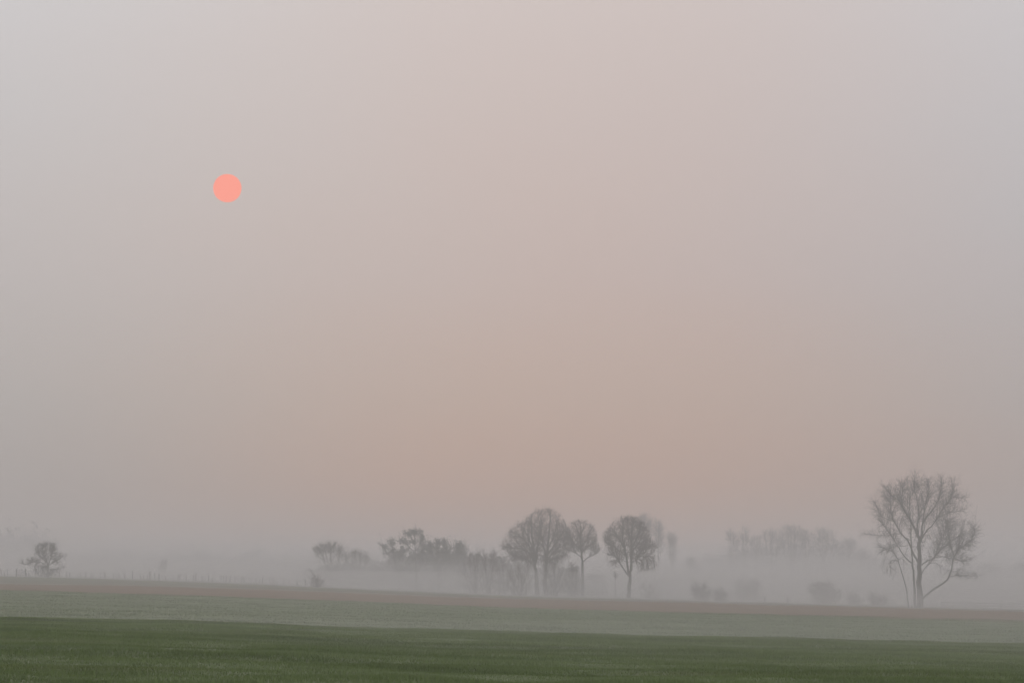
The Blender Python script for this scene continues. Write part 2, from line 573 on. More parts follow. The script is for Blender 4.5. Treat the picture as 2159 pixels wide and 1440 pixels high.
def tree(name, label, cat, limbs, lobes, Y, base=(0, 0), rt=0.012, dens=1.0, twig=0.45, ntw=3, bark_m=None, twig_m=None, along=0, aspread=9.0,
         group=None, leaves=None, f=0.36, keep=0.5, attach=0.35, wob=0.07, droop=0.0):
    """limbs: list of dicts/tuples ([(px,py[,depth_px])...], r0_px, r1_px, attach_from); first limb is the trunk"""
    s = Y / FPX
    bark_m = bark_m or M_BARK; twig_m = twig_m or M_TWIG
    bx, by = limbs[0][0][0][:2]
    b0 = at_px(bx, by, Y)
    gz = float(ground_z(b0.x, b0.y))
    root = empty(name, (b0.x, b0.y, gz))
    off = np.array([b0.x, b0.y, gz])
    tag(root, label, cat, group)
    nodes = []
    VV = {}
    for li, lm in enumerate(limbs):
        pts, r0, r1 = lm[:3]
        att = lm[3] if len(lm) > 3 else attach
        P = []
        for k, p in enumerate(pts):
            q = np.array(at_px(p[0], p[1], Y))
            q[1] += (p[2] if len(p) > 2 else 0.0) * s
            P.append(q)
        grounded = (li == 0) or (len(lm) > 4 and lm[4])
        if grounded:
            g0 = float(ground_z(P[0][0], P[0][1])) - 0.12
            P[0][2] = g0
        rad = [r0 * s + (r1 * s - r0 * s) * (k / (len(P) - 1)) ** 0.8 for k in range(len(P))]
        if grounded:
            rad[0] *= 1.25
        V, F, Q, R, T = limb_mesh(P, rad, 10 if li == 0 else 7)
        o = link_mesh('trunk' if li == 0 else 'limb', V - off, F, bark_m, root)
        m_ = len(Q)
        for k in range(int(m_ * att), m_):
            nodes.append((Q[k], T[k], k == m_ - 1))
    tips = lobe_tips(lobes, Y, dens, 0)
    if along:
        ex = []
        for q_, t_, e_ in nodes:
            k_ = along * (2 if e_ else 1)
            dd_ = rng.normal(0, 1, (k_, 3)) + t_ * 0.9
            dd_[:, 2] += 0.25
            ex.append(q_ + dd_ * aspread * s * (0.4 + rng.random((k_, 1))))
        tips = np.concatenate([tips] + ex)
    NP_ = np.array([n_[0] for n_ in nodes]); ND = np.array([n_[1] for n_ in nodes])
    d = tips[:, None, :] - NP_[None]
    dist = np.linalg.norm(d, axis=2) + 1e-6
    cos = (d * ND[None]).sum(2) / dist
    up = d[:, :, 2] / dist
    cost = dist * (1.75 - cos - 0.25 * up)
    own = cost.argmin(1)
    segs = Segs()
    for k in np.unique(own):
        tp = tips[own == k]
        grow(segs, NP_[k], ND[k], tp, rt, f, keep, wob)
    # last year's shoots at every tip
    A, B, ra, rb = segs.arrays()
    tw = Segs()
    if ntw:
        cen = tips.mean(0); cen[2] -= 2.0
        dd = tips - cen; dd /= np.linalg.norm(dd, axis=1, keepdims=True)
        for _ in range(ntw):
            e = dd * 0.75 + rng.normal(0, 0.55, tips.shape); e[:, 2] += 0.25 - droop
            e /= np.linalg.norm(e, axis=1, keepdims=True)
            l_ = twig * (0.5 + rng.random(len(tips)))[:, None]
            st = tips - dd * twig * 0.4 * rng.random((len(tips), 1))
            tw.a += list(st); tw.b += list(st + e * l_)
            tw.ra += [rt * 0.6] * len(tips); tw.rb += [rt * 0.3] * len(tips)
    if ntw:
        Dn = B - A; ll = np.linalg.norm(Dn, axis=1)
        thin = (ra < rt * 9) & (ll > twig * 0.35)
        ai, bi, di = A[thin], B[thin], Dn[thin] / ll[thin][:, None]
        for _ in range(1):
            e = di * 0.8 + rng.normal(0, 0.6, di.shape); e[:, 2] += 0.2 - droop
            e /= np.linalg.norm(e, axis=1, keepdims=True)
            st = ai + (bi - ai) * rng.random((len(ai), 1))
            l_ = twig * (0.5 + rng.random(len(ai)))[:, None]
            tw.a += list(st); tw.b += list(st + e * l_)
            tw.ra += [rt * 0.6] * len(ai); tw.rb += [rt * 0.3] * len(ai)
    V1, F1 = tubes(segs, 4)
    if tw.a:
        V2, F2 = tubes(tw, 3)
        V = np.concatenate([V1, V2]); F = np.concatenate([F1, F2 + len(V1)])
    else:
        V, F = V1, F1
    link_mesh('crown', V - off, F, twig_m, root)
    if leaves:
        frac, size, each, lm_, nm = leaves
        sel = tips[rng.random(len(tips)) < frac]
        if len(sel):
            leaf_clumps(sel - off, size, each, lm_, nm, root)
    return root


def simple(name, label, cat, px, py0, top, lobes, Y, rtrunk=2.0, lean=0, group=None, **kw):
    """one stem splitting into a few limbs that lead into the lobes"""
    fork = py0 + (top - py0) * 0.35
    limbs = [([(px, py0), (px + lean * 0.2, (py0 + fork) / 2), (px + lean * 0.5, fork), (px + lean, fork + (top - fork) * 0.55), (px + lean * 1.1, fork + (top - fork) * 0.85)], rtrunk, rtrunk * 0.25, 0.45)]
    for lb in lobes[:4]:
        sx = lb[0]; sy = lb[1]
        for k in range(2):
            ex = sx + random.uniform(-0.5, 0.5) * lb[2]; ey = sy - random.uniform(-0.2, 0.5) * lb[3]
            st = fork + random.uniform(-3, 8)
            limbs.append(([(px + lean * 0.4, st), ((px + ex) / 2 + (ex - px) * 0.12, (st + ey) / 2 + 1, random.uniform(-4, 4)), (ex, ey, random.uniform(-9, 9))], rtrunk * 0.5, rtrunk * 0.15, 0.4))
    return tree(name, label, cat, limbs, lobes, Y, group=group, **kw)


def shrub(name, label, cat, px, py0, lobes, Y, stems=6, group=None, **kw):
    limbs = []
    tn = sum(l_[4] for l_ in lobes); mx = max(l_[2] for l_ in lobes); my = min(l_[1] for l_ in lobes)
    cx = sum(l_[0] * l_[4] for l_ in lobes) / tn
    lobes = list(lobes) + [(cx, py0 * 0.55 + my * 0.45, mx * 0.88, (py0 - my) * 0.5, int(tn * 0.4)), (cx, py0 * 0.85 + my * 0.15, mx * 0.7, (py0 - my) * 0.25, int(tn * 0.15))]
    stems = int(stems * 1.5)
    for k in range(stems):
        lb = lobes[k % len(lobes)]
        ang_ = random.uniform(-1, 1)
        ex = lb[0] + 0.85 * math.sin(ang_ * 1.4) * lb[2]; ey = lb[1] - math.cos(ang_ * 1.4) * random.uniform(0.3, 0.85) * lb[3]
        bx = px + random.uniform(-0.3, 0.3) * lb[2]
        limbs.append(([(bx, py0), ((bx * 0.55 + ex * 0.45), py0 * 0.45 + ey * 0.55, random.uniform(-3, 3)), (ex, ey, random.uniform(-6, 6))], 0.7, 0.2, 0.15, True))
    kw['rt'] = kw.get('rt', 0.012) * 0.85
    kw['dens'] = kw.get('dens', 1.0) * 0.55
    kw['along'] = 2; kw['aspread'] = 6.0
    lobes = [(a_, b_, c_ * 1.12, d_ * 1.12, n_) for a_, b_, c_, d_, n_ in lobes]
    return tree(name, label, cat, limbs, lobes, Y, group=group, **kw)


# ------------------------------------------------------------------ the great tree on the right
YR = 528.0
right_limbs = [
    ([(1938.6, 1277), (1939, 1228), (1938.6, 1187), (1938.6, 1156), (1938.5, 1137)], 6.2, 3.6, 0.75),
    ([(1938, 1139), (1927, 1110), (1916, 1090), (1904, 1072), (1897, 1057), (1884, 1047), (1868, 1031)], 3.0, 0.7, 0.3),
    ([(1904, 1072), (1902, 1053, 4), (1905, 1026, 8)], 1.6, 0.5, 0.3),
    ([(1941, 1142), (1943, 1125), (1945, 1106), (1954, 1090), (1970.5, 1069), (1981, 1044), (1985, 1016)], 2.8, 0.5, 0.35),
    ([(1945, 1108), (1947, 1091, -3), (1949.5, 1068, -6), (1955, 1050, -8), (1955.5, 1021, -10)], 1.7, 0.5, 0.4),
    ([(1938, 1138), (1935, 1122, 3), (1934, 1110, 5), (1938.6, 1084, 9), (1935.6, 1057, 12), (1930, 1032, 12), (1929.6, 1010, 10)], 1.9, 0.5, 0.4),
    ([(1941, 1138), (1952.5, 1120, -4), (1964.5, 1107, -8), (1974, 1092, -10), (1987, 1071, -12), (2005, 1050, -12), (2025, 1050, -12)], 1.8, 0.5, 0.4),
    ([(2003, 1051, -12), (2006, 1038, -14), (2006.7, 1024, -14)], 0.8, 0.3, 0.1),
    ([(1974, 1092, -10), (1998, 1081.5, -2), (2025, 1077, 4)], 0.9, 0.3, 0.3),
    ([(1931, 1277, 6), (1927, 1209, 6), (1925, 1190, 6), (1923, 1160, 8), (1922, 1120, 10), (1922, 1098, 12), (1920, 1057, 16), (1928, 1036, 18)], 2.4, 0.5, 0.5, True),
    ([(1937, 1190), (1925, 1164.6, -4), (1913, 1140, -8), (1898, 1124, -10), (1882.6, 1098, -12), (1878, 1084, -14), (1875, 1062, -14), (1866, 1048, -14)], 2.3, 0.4, 0.4),
    ([(1924, 1187, 6), (1909, 1174, 8), (1894.7, 1151, 12), (1884, 1132, 14), (1870.6, 1115, 14), (1858.5, 1101, 12)], 1.5, 0.35, 0.4),
    ([(1883, 1099, -12), (1863, 1092, -16), (1852.5, 1083, -18), (1845, 1067, -18)], 0.9, 0.3, 0.4),
    ([(1898, 1125, -10), (1880, 1125.5, -6), (1868, 1128.5, -4), (1832, 1127, 0)], 0.8, 0.25, 0.5),
    ([(1915, 1150, 0), (1892, 1152, -8), (1864.6, 1158.5, -14)], 0.8, 0.25, 0.4),
    ([(1914, 1276, -8), (1909, 1238, -8), (1898, 1200.7, -10), (1891, 1178, -10), (1880, 1163, -12), (1862, 1156, -14)], 1.5, 0.35, 0.55, True),
    ([(1944, 1262), (1970.5, 1240, -8), (1992, 1225, -14), (2004, 1202, -16), (2005.5, 1185, -16), (2011.5, 1170.6, -16), (2017.5, 1158.5, -16), (2033, 1148, -14), (2046, 1137, -12), (2053.6, 1120, -10)], 2.4, 0.4, 0.5),
    ([(2010, 1172, -16), (2004, 1154, -10), (2000.6, 1138, -6), (1998, 1115, -2)], 1.2, 0.4, 0.3),
    ([(1939, 1193), (1952.5, 1184, 6), (1969, 1176.6, 12), (1977.8, 1161, 14), (1987, 1138, 16), (1997, 1115, 18)], 1.7, 0.4, 0.45),
    ([(1969, 1176.6, 12), (1985, 1173, 10), (2009, 1178, 6), (2031, 1182.6, 4)], 0.9, 0.3, 0.4),
    ([(1939, 1217), (1951, 1198, 10), (1968, 1180, 16), (1984, 1160, 22)], 1.2, 0.4, 0.5),
    ([(2000.6, 1215, -15), (2018.7, 1213, -10), (2048.8, 1214, -6)], 0.8, 0.25, 0.4),
]
right_lobes = [
    (1937, 1060, 84, 58, 1500, 0, 0.66, 1100), (1896, 1040, 34, 30, 90), (1912, 1030, 14, 22, 60, 8), (1950, 1036, 34, 28, 90), (1987, 1042, 24, 26, 60, -8), (2008, 1054, 24, 24, 50, -8),
    (1866, 1078, 18, 24, 40), (1885, 1142, 36, 26, 110), (1882, 1195, 28, 26, 50),
    (2008, 1130, 54, 45, 900, 0, 0.4, 1178), (2012, 1120, 40, 26, 130), (2036, 1150, 26, 32, 110), (1990, 1155, 30, 26, 80), (2006, 1196, 42, 26, 110), (2034, 1210, 26, 14, 30), (1962, 1150, 18, 30, 30), (1915, 1165, 20, 40, 30),
]
tree('bare_tree', 'tallest bare tree at the right, several stems and a long limb leaning right', 'tree', right_limbs, right_lobes, YR,
     rt=0.0118, dens=1.15, twig=0.55, ntw=3, twig_m=M_TWIG_GREY, wob=0.08, keep=0.48, along=10, aspread=8)

# ------------------------------------------------------------------ three bare lindens in the middle
YA = 575.0
a_limbs = [
    ([(1133, 1259), (1131, 1225), (1129, 1200), (1126, 1173), (1124, 1150), (1121, 1122), (1120, 1095)], 4.6, 0.9, 0.45),
    ([(1149, 1259, 3), (1149.5, 1217, 3), (1152.5, 1173, 3), (1155, 1150, 3), (1158, 1117, 2), (1160, 1083, 0)], 5.0, 0.8, 0.35, True),
    ([(1130, 1185), (1132, 1160, 6), (1137, 1135, 10), (1141, 1100, 12)], 2.6, 0.6, 0.35),
    ([(1128, 1190), (1116.7, 1167, -5), (1098, 1157, -8), (1073, 1154, -8), (1062, 1152, -8)], 2.0, 0.4, 0.3),
    ([(1126, 1172), (1113, 1147, 5), (1100, 1133, 8), (1084, 1122, 8)], 2.0, 0.4, 0.3),
    ([(1125, 1160), (1110, 1125, -6), (1097, 1106, -8)], 1.8, 0.4, 0.3),
    ([(1153, 1172), (1168, 1150, -6), (1181, 1130, -8), (1192, 1112, -8)], 2.0, 0.4, 0.3),
    ([(1153, 1180), (1173, 1158, 6), (1192, 1149, 8)], 1.6, 0.4, 0.3),
    ([(1154, 1160), (1168, 1130, 8), (1176, 1098, 10)], 1.8, 0.4, 0.3),
    ([(1152, 1175), (1144, 1145, -8), (1138, 1110, -12), (1134, 1088, -12)], 1.8, 0.4, 0.3),
    ([(1128, 1195), (1112, 1180, 3), (1090, 1172, 4)], 1.2, 0.3, 0.3),
    ([(1151, 1190), (1168, 1178, -3), (1186, 1172, -4)], 1.2, 0.3, 0.3),
]
a_lobes = [(1148, 1132, 50, 62, 1500, 0, 0.74, 1178), (1108, 1142, 42, 46, 900, 0, 0.72, 1176), (1086, 1150, 28, 26, 260, 0, 0.5, 1170), (1066, 1153, 13, 7, 50), (1184, 1138, 22, 36, 380, 0, 0.5),
           (1140, 1130, 50, 40, 420), (1110, 1172, 36, 12, 120), (1172, 1172, 34, 14, 150), (1196, 1130, 7, 7, 90), (1118, 1183, 28, 16, 220), (1160, 1184, 28, 16, 220), (1092, 1174, 26, 12, 120)]
tree('linden_tree', 'largest domed bare tree of the middle group, with two trunks side by side', 'tree', a_limbs, a_lobes, YA,
     rt=0.0125, dens=1.9, twig=0.42, ntw=3, group='domed bare trees of the middle group')
YB = 580.0
b_limbs = [
    ([(1229, 1256), (1228, 1192), (1226, 1167), (1224, 1143), (1224, 1125), (1223, 1104)], 3.0, 0.6, 0.35),
    ([(1225, 1150), (1235, 1140, -3), (1241, 1126, -5)], 1.2, 0.4, 0.3),
    ([(1224, 1135), (1217, 1115, 4), (1213, 1104, 5)], 1.2, 0.4, 0.3),
    ([(1224, 1130), (1229, 1115, -4), (1231, 1100, -4)], 1.2, 0.4, 0.3),
    ([(1228, 1186), (1238, 1176, 3), (1247, 1172, 4), (1262, 1165, 5)], 1.3, 0.35, 0.4),
    ([(1227, 1174), (1212, 1165, -3), (1197, 1159, -5)], 1.2, 0.35, 0.4),
    ([(1226, 1160), (1212, 1146, 5), (1204, 1133, 7)], 1.2, 0.35, 0.4),
    ([(1226, 1165), (1242, 1150, -6), (1254, 1140, -8)], 1.2, 0.35, 0.4),
]
b_lobes = [(1224, 1128, 34, 34, 620, 0, 0.72, 1160), (1243, 1142, 22, 22, 170, 0, 0.4), (1204, 1144, 20, 20, 150, 0, 0.4), (1226, 1155, 38, 12, 150), (1255, 1153, 12, 10, 60), (1224, 1130, 24, 22, 120)]
tree('linden_tree', 'smallest domed bare tree, standing between the two larger domed ones', 'tree', b_limbs, b_lobes, YB,
     rt=0.0125, dens=1.9, twig=0.42, ntw=3, group='domed bare trees of the middle group')
YC = 552.0
c_limbs = [
    ([(1326.7, 1259), (1327.5, 1225), (1330, 1200), (1331, 1167), (1331.7, 1133), (1333, 1108), (1335, 1095)], 4.2, 0.7, 0.4),
    ([(1326, 1212), (1321, 1175, 4), (1315, 1150, 7), (1313, 1125, 8), (1313, 1100, 8)], 2.6, 0.6, 0.35),
    ([(1326, 1214), (1310, 1192, -4), (1297, 1173, -6), (1280, 1167, -8)], 1.8, 0.4, 0.4),
    ([(1330, 1175), (1337, 1157, -4), (1360, 1155, -8), (1380, 1147, -10)], 1.6, 0.4, 0.35),
    ([(1330, 1190), (1348, 1174, 4), (1370, 1172, 6)], 1.2, 0.35, 0.35),
    ([(1316, 1155), (1303, 1134, 2), (1291, 1117, 2)], 1.6, 0.4, 0.3),
    ([(1331, 1155), (1344, 1130, 4), (1352, 1108, 5)], 1.8, 0.4, 0.3),
    ([(1331, 1145), (1324, 1120, -6), (1322, 1098, -8)], 1.6, 0.4, 0.3),
    ([(1320, 1172), (1300, 1156, 5), (1284, 1148, 6)], 1.2, 0.35, 0.3),
]
c_lobes = [(1323, 1134, 48, 46, 1250, 0, 0.74, 1172), (1345, 1130, 26, 36, 300, 0, 0.5), (1286, 1135, 17, 22, 160), (1370, 1148, 18, 14, 170), (1292, 1162, 20, 18, 120), (1325, 1130, 36, 30, 260),
           (1345, 1170, 42, 20, 240), (1360, 1192, 30, 16, 130), (1300, 1182, 24, 16, 120), (1330, 1100, 26, 12, 150)]
tree('linden_tree', 'domed bare tree with reddish twigs, rightmost of the middle group', 'tree', c_limbs, c_lobes, YC,
     rt=0.0125, dens=1.9, twig=0.42, ntw=3, group='domed bare trees of the middle group')

# ------------------------------------------------------------------ the small tree by the fence, far left
YL = 552.0
l_limbs = [
    ([(100, 1219), (101, 1203), (101, 1191), (96, 1180), (92, 1168), (90, 1156)], 1.9, 0.5, 0.3),
    ([(101, 1192), (106, 1178, 3), (111, 1162, 4), (114, 1152, 4)], 1.2, 0.4, 0.3),
    ([(100, 1194), (88, 1186, -2), (72, 1184, -3), (54, 1190, -4), (48, 1184, -4)], 0.9, 0.3, 0.35),
    ([(98, 1185), (84, 1172, 3), (80, 1158, 4)], 1.0, 0.3, 0.3),
    ([(101, 1193), (115, 1184, -3), (129, 1176, -4)], 0.9, 0.3, 0.3),
    ([(101, 1200), (114, 1199, 3), (130, 1197, 4)], 0.7, 0.3, 0.3),
]
l_lobes = [(88, 1158, 17, 13, 200), (108, 1157, 14, 14, 170), (66, 1183, 19, 9, 120), (92, 1172, 22, 14, 170), (118, 1175, 14, 14, 150), (100, 1206, 27, 11, 330), (86, 1196, 16, 9, 110), (96, 1148, 20, 6, 90)]
tree('small_bare_tree', 'small spreading tree beside the post fence at the far left', 'tree', l_limbs, l_lobes, YL,
     rt=0.012, dens=1.1, twig=0.4, ntw=3, along=3, aspread=5, leaves=(0.26, 0.20, 5, M_LEAF, 'leaves'), twig_m=M_TWIG_GREY)

# ------------------------------------------------------------------ trees dim in the fog
G1 = 'dim trees left of the domed group'
D1 = 650
tree('willow_tree', 'fog-dimmed willow with a broad fan of upright stems, leftmost of the dim trees', 'tree', [
    ([(701, 1236), (700, 1205), (697, 1180), (698, 1158)], 1.6, 0.6, 0.3),
    ([(697, 1232), (686, 1190, 3), (676, 1162, 4), (668, 1150, 4)], 1.3, 0.5, 0.4, True),
    ([(703, 1232), (712, 1190, -3), (717, 1165, -4)], 1.3, 0.5, 0.4, True),
    ([(704, 1232), (720, 1198, 5), (730, 1178, 6)], 1.0, 0.4, 0.4, True),
    ([(699, 1215), (690, 1180, -5), (684, 1155, -6)], 1.0, 0.4, 0.3)],
    [(700, 1154, 17, 14, 360), (682, 1156, 15, 13, 260), (668, 1160, 11, 13, 160), (716, 1164, 14, 15, 260), (728, 1180, 12, 16, 220), (694, 1180, 28, 22, 320)], D1,
    rt=0.016, dens=0.8, twig=0.8, ntw=3, twig_m=M_WILLOW, group=G1)
simple('willow_tree', 'lower rounded fog-dimmed willow just right of the broad one', 'tree', 757, 1238, 1160,
       [(754, 1170, 20, 13, 420), (771, 1184, 13, 15, 240), (752, 1188, 18, 14, 160)], D1 + 5, 1.4, rt=0.016, dens=0.8, twig=0.8, twig_m=M_WILLOW, group=G1)
simple('willow_tree', 'very faint low tree in the gap before the evergreens', 'tree', 790, 1238, 1180,
       [(790, 1194, 16, 14, 260), (781, 1205, 14, 12, 120)], D1 + 60, 1.2, rt=0.022, dens=1.1, twig=0.7, twig_m=M_WILLOW, group=G1)
PL = dict(rt=0.016, dens=0.75, along=3, aspread=6, twig=0.3, ntw=1, twig_m=M_TWIG_GREY)
tree('evergreen_tree', 'leaning evergreen with ragged foliage clumps, left of the tallest evergreen', 'tree', [
    ([(842, 1242), (838, 1205), (832, 1180), (828, 1160), (825, 1145)], 1.2, 0.5, 0.4),
    ([(831, 1178), (818, 1166, 3), (806, 1152, 4)], 0.9, 0.4, 0.4),
    ([(836, 1195), (842, 1178, -3), (846, 1168, -4)], 0.9, 0.4, 0.4)],
    [(826, 1142, 10, 9, 110), (810, 1151, 9, 7, 80), (828, 1160, 9, 8, 110), (842, 1170, 12, 8, 120), (812, 1166, 9, 5, 50), (834, 1188, 18, 14, 150), (846, 1205, 20, 14, 120)], D1 - 20,
    leaves=(0.8, 0.30, 5, M_NEEDLE, 'foliage'), group=G1, **PL)
tree('evergreen_tree', 'tallest fog-dimmed evergreen with layered clumps of foliage on a bare trunk', 'tree', [
    ([(877, 1245), (877, 1200), (876, 1165), (874, 1140), (873, 1122)], 1.5, 0.5, 0.45),
    ([(876, 1162), (886, 1148, 3), (890, 1136, 4)], 1.0, 0.4, 0.4),
    ([(876, 1168), (862, 1152, -3), (850, 1142, -5)], 1.0, 0.4, 0.4),
    ([(876, 1175), (890, 1160, -3), (900, 1152, -5)], 1.0, 0.4, 0.4),
    ([(874, 1142), (864, 1130, 3), (857, 1124, 3)], 0.8, 0.4, 0.4)],
    [(861, 1124, 9, 9, 90), (872, 1120, 10, 8, 110), (883, 1122, 9, 8, 100), (889, 1136, 10, 13, 150), (850, 1141, 12, 8, 110), (868, 1143, 12, 6, 100), (893, 1153, 14, 9, 160), (858, 1160, 14, 9, 100), (884, 1176, 22, 16, 180), (872, 1200, 26, 16, 140)], D1 - 20,
    leaves=(0.8, 0.30, 5, M_NEEDLE, 'foliage'), group=G1, **PL)
tree('evergreen_tree', 'broad low evergreen right of the tallest one, flat foliage on top', 'tree', [
    ([(924, 1248), (923, 1205), (920, 1180), (922, 1155)], 1.3, 0.5, 0.4),
    ([(921, 1182), (934, 1160, 3), (940, 1146, 4)], 1.0, 0.4, 0.4),
    ([(921, 1185), (910, 1165, -3), (906, 1150, -5)], 1.0, 0.4, 0.4)],
    [(920, 1143, 10, 9, 120), (933, 1142, 9, 8, 110), (942, 1152, 10, 10, 120), (908, 1148, 9, 9, 100), (918, 1158, 20, 9, 260), (936, 1168, 16, 12, 190), (905, 1176, 18, 14, 170), (926, 1192, 24, 18, 200)], D1 - 15,
    leaves=(0.8, 0.30, 5, M_NEEDLE, 'foliage'), group=G1, **PL)
simple('evergreen_tree', 'small round-topped tree poking up right of the flat evergreen', 'tree', 968, 1250, 1148,
       [(966, 1152, 10, 11, 120), (975, 1160, 9, 10, 90), (966, 1172, 18, 14, 200), (950, 1178, 14, 12, 130)], D1, 1.5, group=G1, leaves=(0.7, 0.4, 7, M_NEEDLE, 'foliage'), **PL)

G2 = 'bare thicket shrubs under the middle trees'
shrub('bare_shrub', 'tall brown thicket shrub with upright twigs, leftmost of the three', 'shrub', 1000, 1256, [(992, 1184, 13, 12, 200), (1006, 1176, 9, 12, 140), (996, 1208, 26, 24, 260)], YA + 8, 10, twig=0.6, dens=1.2, group=G2)
shrub('bare_shrub', 'brown thicket shrub with forked dark twigs, between its two neighbours', 'shrub', 1030, 1256, [(1022, 1180, 9, 12, 160), (1037, 1174, 11, 11, 200), (1030, 1206, 24, 24, 260)], YA + 6, 10, twig=0.6, dens=1.2, group=G2,
      leaves=(0.25, 0.2, 4, M_LEAF, 'leaves'))
shrub('bare_shrub', 'lower thicket shrub sloping down toward the twin-trunked tree', 'shrub', 1058, 1257, [(1056, 1190, 17, 14, 280), (1060, 1215, 24, 24, 260)], YA + 7, 9, twig=0.5, dens=1.2, group=G2)
shrub('bare_shrub', 'arching shrub below the left branches of the twin-trunked tree', 'shrub', 1094, 1258, [(1092, 1207, 26, 18, 420), (1094, 1228, 28, 18, 300)], YA - 18, 9, twig=0.5, dens=1.1, group=G2)
shrub('bare_shrub', 'misty shrub right behind the two trunks', 'shrub', 1168, 1258, [(1168, 1208, 26, 20, 460), (1168, 1232, 30, 18, 320)], YA - 14, 9, twig=0.5, dens=1.1, group=G2)
shrub('conical_bush', 'dense conical bush at the foot of the smallest domed tree', 'bush', 1208, 1258, [(1209, 1203, 13, 15, 330), (1207, 1225, 18, 20, 420), (1206, 1242, 22, 12, 300)], YB - 3, 10, twig=0.3, dens=1.3,
      leaves=(0.6, 0.22, 5, M_LEAF, 'leaves'))
tree('young_tree', 'thin young tree left of the rightmost domed tree', 'tree', [([(1297, 1257), (1297, 1235), (1297.5, 1215), (1298, 1208)], 0.55, 0.25, 0.4)],
     [(1297, 1211, 7, 9, 46)], YC, rt=0.010, twig=0.3)
shrub('bare_shrub', 'low shrub under the right side of the rightmost domed tree', 'shrub', 1372, 1262, [(1372, 1243, 22, 14, 180)], YC + 30, 7, twig=0.4, group=G2)

G3 = 'pale poplars behind the rightmost domed tree'
PP = dict(rt=0.019, dens=0.9, twig=0.9, ntw=3, twig_m=M_TWIG_GREY, wob=0.07)
simple('poplar_tree', 'tallest pale poplar rising behind the reddish domed tree', 'tree', 1357, 1250, 1082, [(1356, 1100, 19, 20, 480), (1368, 1118, 15, 24, 300), (1350, 1130, 20, 30, 260)], 900, 1.6, group=G3, **PP)
simple('poplar_tree', 'middle pale poplar right of the reddish domed tree', 'tree', 1389, 1252, 1098, [(1388, 1114, 13, 20, 320), (1390, 1140, 15, 28, 320)], 910, 1.4, group=G3, **PP)
simple('poplar_tree', 'lowest and rightmost of the three pale poplars', 'tree', 1418, 1254, 1118, [(1416, 1136, 13, 18, 280), (1417, 1162, 14, 24, 260)], 920, 1.3, group=G3, **PP)
simple('poplar_tree', 'barely visible low tree in the gap right of the pale poplars', 'tree', 1458, 1256, 1170, [(1456, 1186, 17, 14, 180), (1466, 1200, 16, 14, 100)], 840, 1.3, rt=0.026, twig=0.7, twig_m=M_TWIG_GREY)

G4 = 'dim bare trees between the gap and the tallest tree'
row = [
    ('narrow dim bare tree forking in a V, leftmost of the right-hand row', 1546, 1112, [(1540, 1126, 8, 13, 150), (1550, 1140, 10, 18, 160), (1545, 1160, 13, 14, 120)], 780, 1.6),
    ('slender upright dim tree, second of the right-hand row', 1571, 1108, [(1570, 1126, 8, 18, 210), (1572, 1150, 11, 18, 180)], 790, 1.5),
    ('short narrow dim tree before the first dip of the row', 1596, 1124, [(1595, 1140, 10, 16, 190), (1598, 1160, 13, 14, 150)], 800, 1.4),
    ('open dim tree with steep branches, left of the tallest of the row', 1628, 1112, [(1624, 1128, 15, 16, 250), (1632, 1148, 17, 18, 240)], 785, 1.7),
    ('tallest and densest dim tree in the middle of the row', 1668, 1104, [(1668, 1120, 18, 15, 430), (1666, 1140, 22, 16, 330), (1690, 1128, 12, 13, 150)], 770, 2.2),
    ('thin dim tree showing its trunk, right of the tallest of the row', 1699, 1114, [(1700, 1130, 11, 16, 180), (1700, 1152, 11, 14, 80)], 780, 1.6),
    ('rounded dim tree near the right end of the row', 1735, 1110, [(1735, 1126, 17, 16, 360), (1742, 1146, 22, 15, 300), (1758, 1150, 14, 11, 150)], 775, 1.9),
    ('low dim tree with a small peak at the end of the row', 1790, 1132, [(1790, 1144, 12, 11, 230), (1786, 1162, 22, 15, 260)], 800, 1.5),
    ('lowest dim tree reaching the left side of the tallest bare tree', 1822, 1156, [(1819, 1168, 14, 12, 210), (1830, 1184, 20, 14, 200)], 820, 1.3),
]
for lab, px, top, lobes, Y, rt_ in row:
    lobes = [(a_, b_ + 2, c_ * 1.55, d_ * 1.15, int(n_ * 0.95)) for a_, b_, c_, d_, n_ in lobes]
    simple('dim_bare_tree', lab, 'tree', px, 1262, top, lobes, Y + 210, rt_ * 0.8, rt=0.021, dens=1.1, twig=0.9, ntw=3, twig_m=M_TWIG_GREY, group=G4)
    # younger growth beneath each
simple('round_tree', 'faint round-crowned tree right of the tallest bare tree', 'tree', 2086, 1272, 1184, [(2086, 1204, 24, 18, 520), (2084, 1224, 28, 16, 260)], 900, 2.0, rt=0.03, dens=1.3, twig=0.7, twig_m=M_TWIG_GREY, group='faint round trees at the right edge')
simple('round_tree', 'faint round-crowned tree cut by the right edge of the photo', 'tree', 2156, 1274, 1184, [(2156, 1204, 24, 18, 520), (2156, 1224, 28, 16, 260)], 900, 2.0, rt=0.03, dens=1.3, twig=0.7, twig_m=M_TWIG_GREY, group='faint round trees at the right edge')

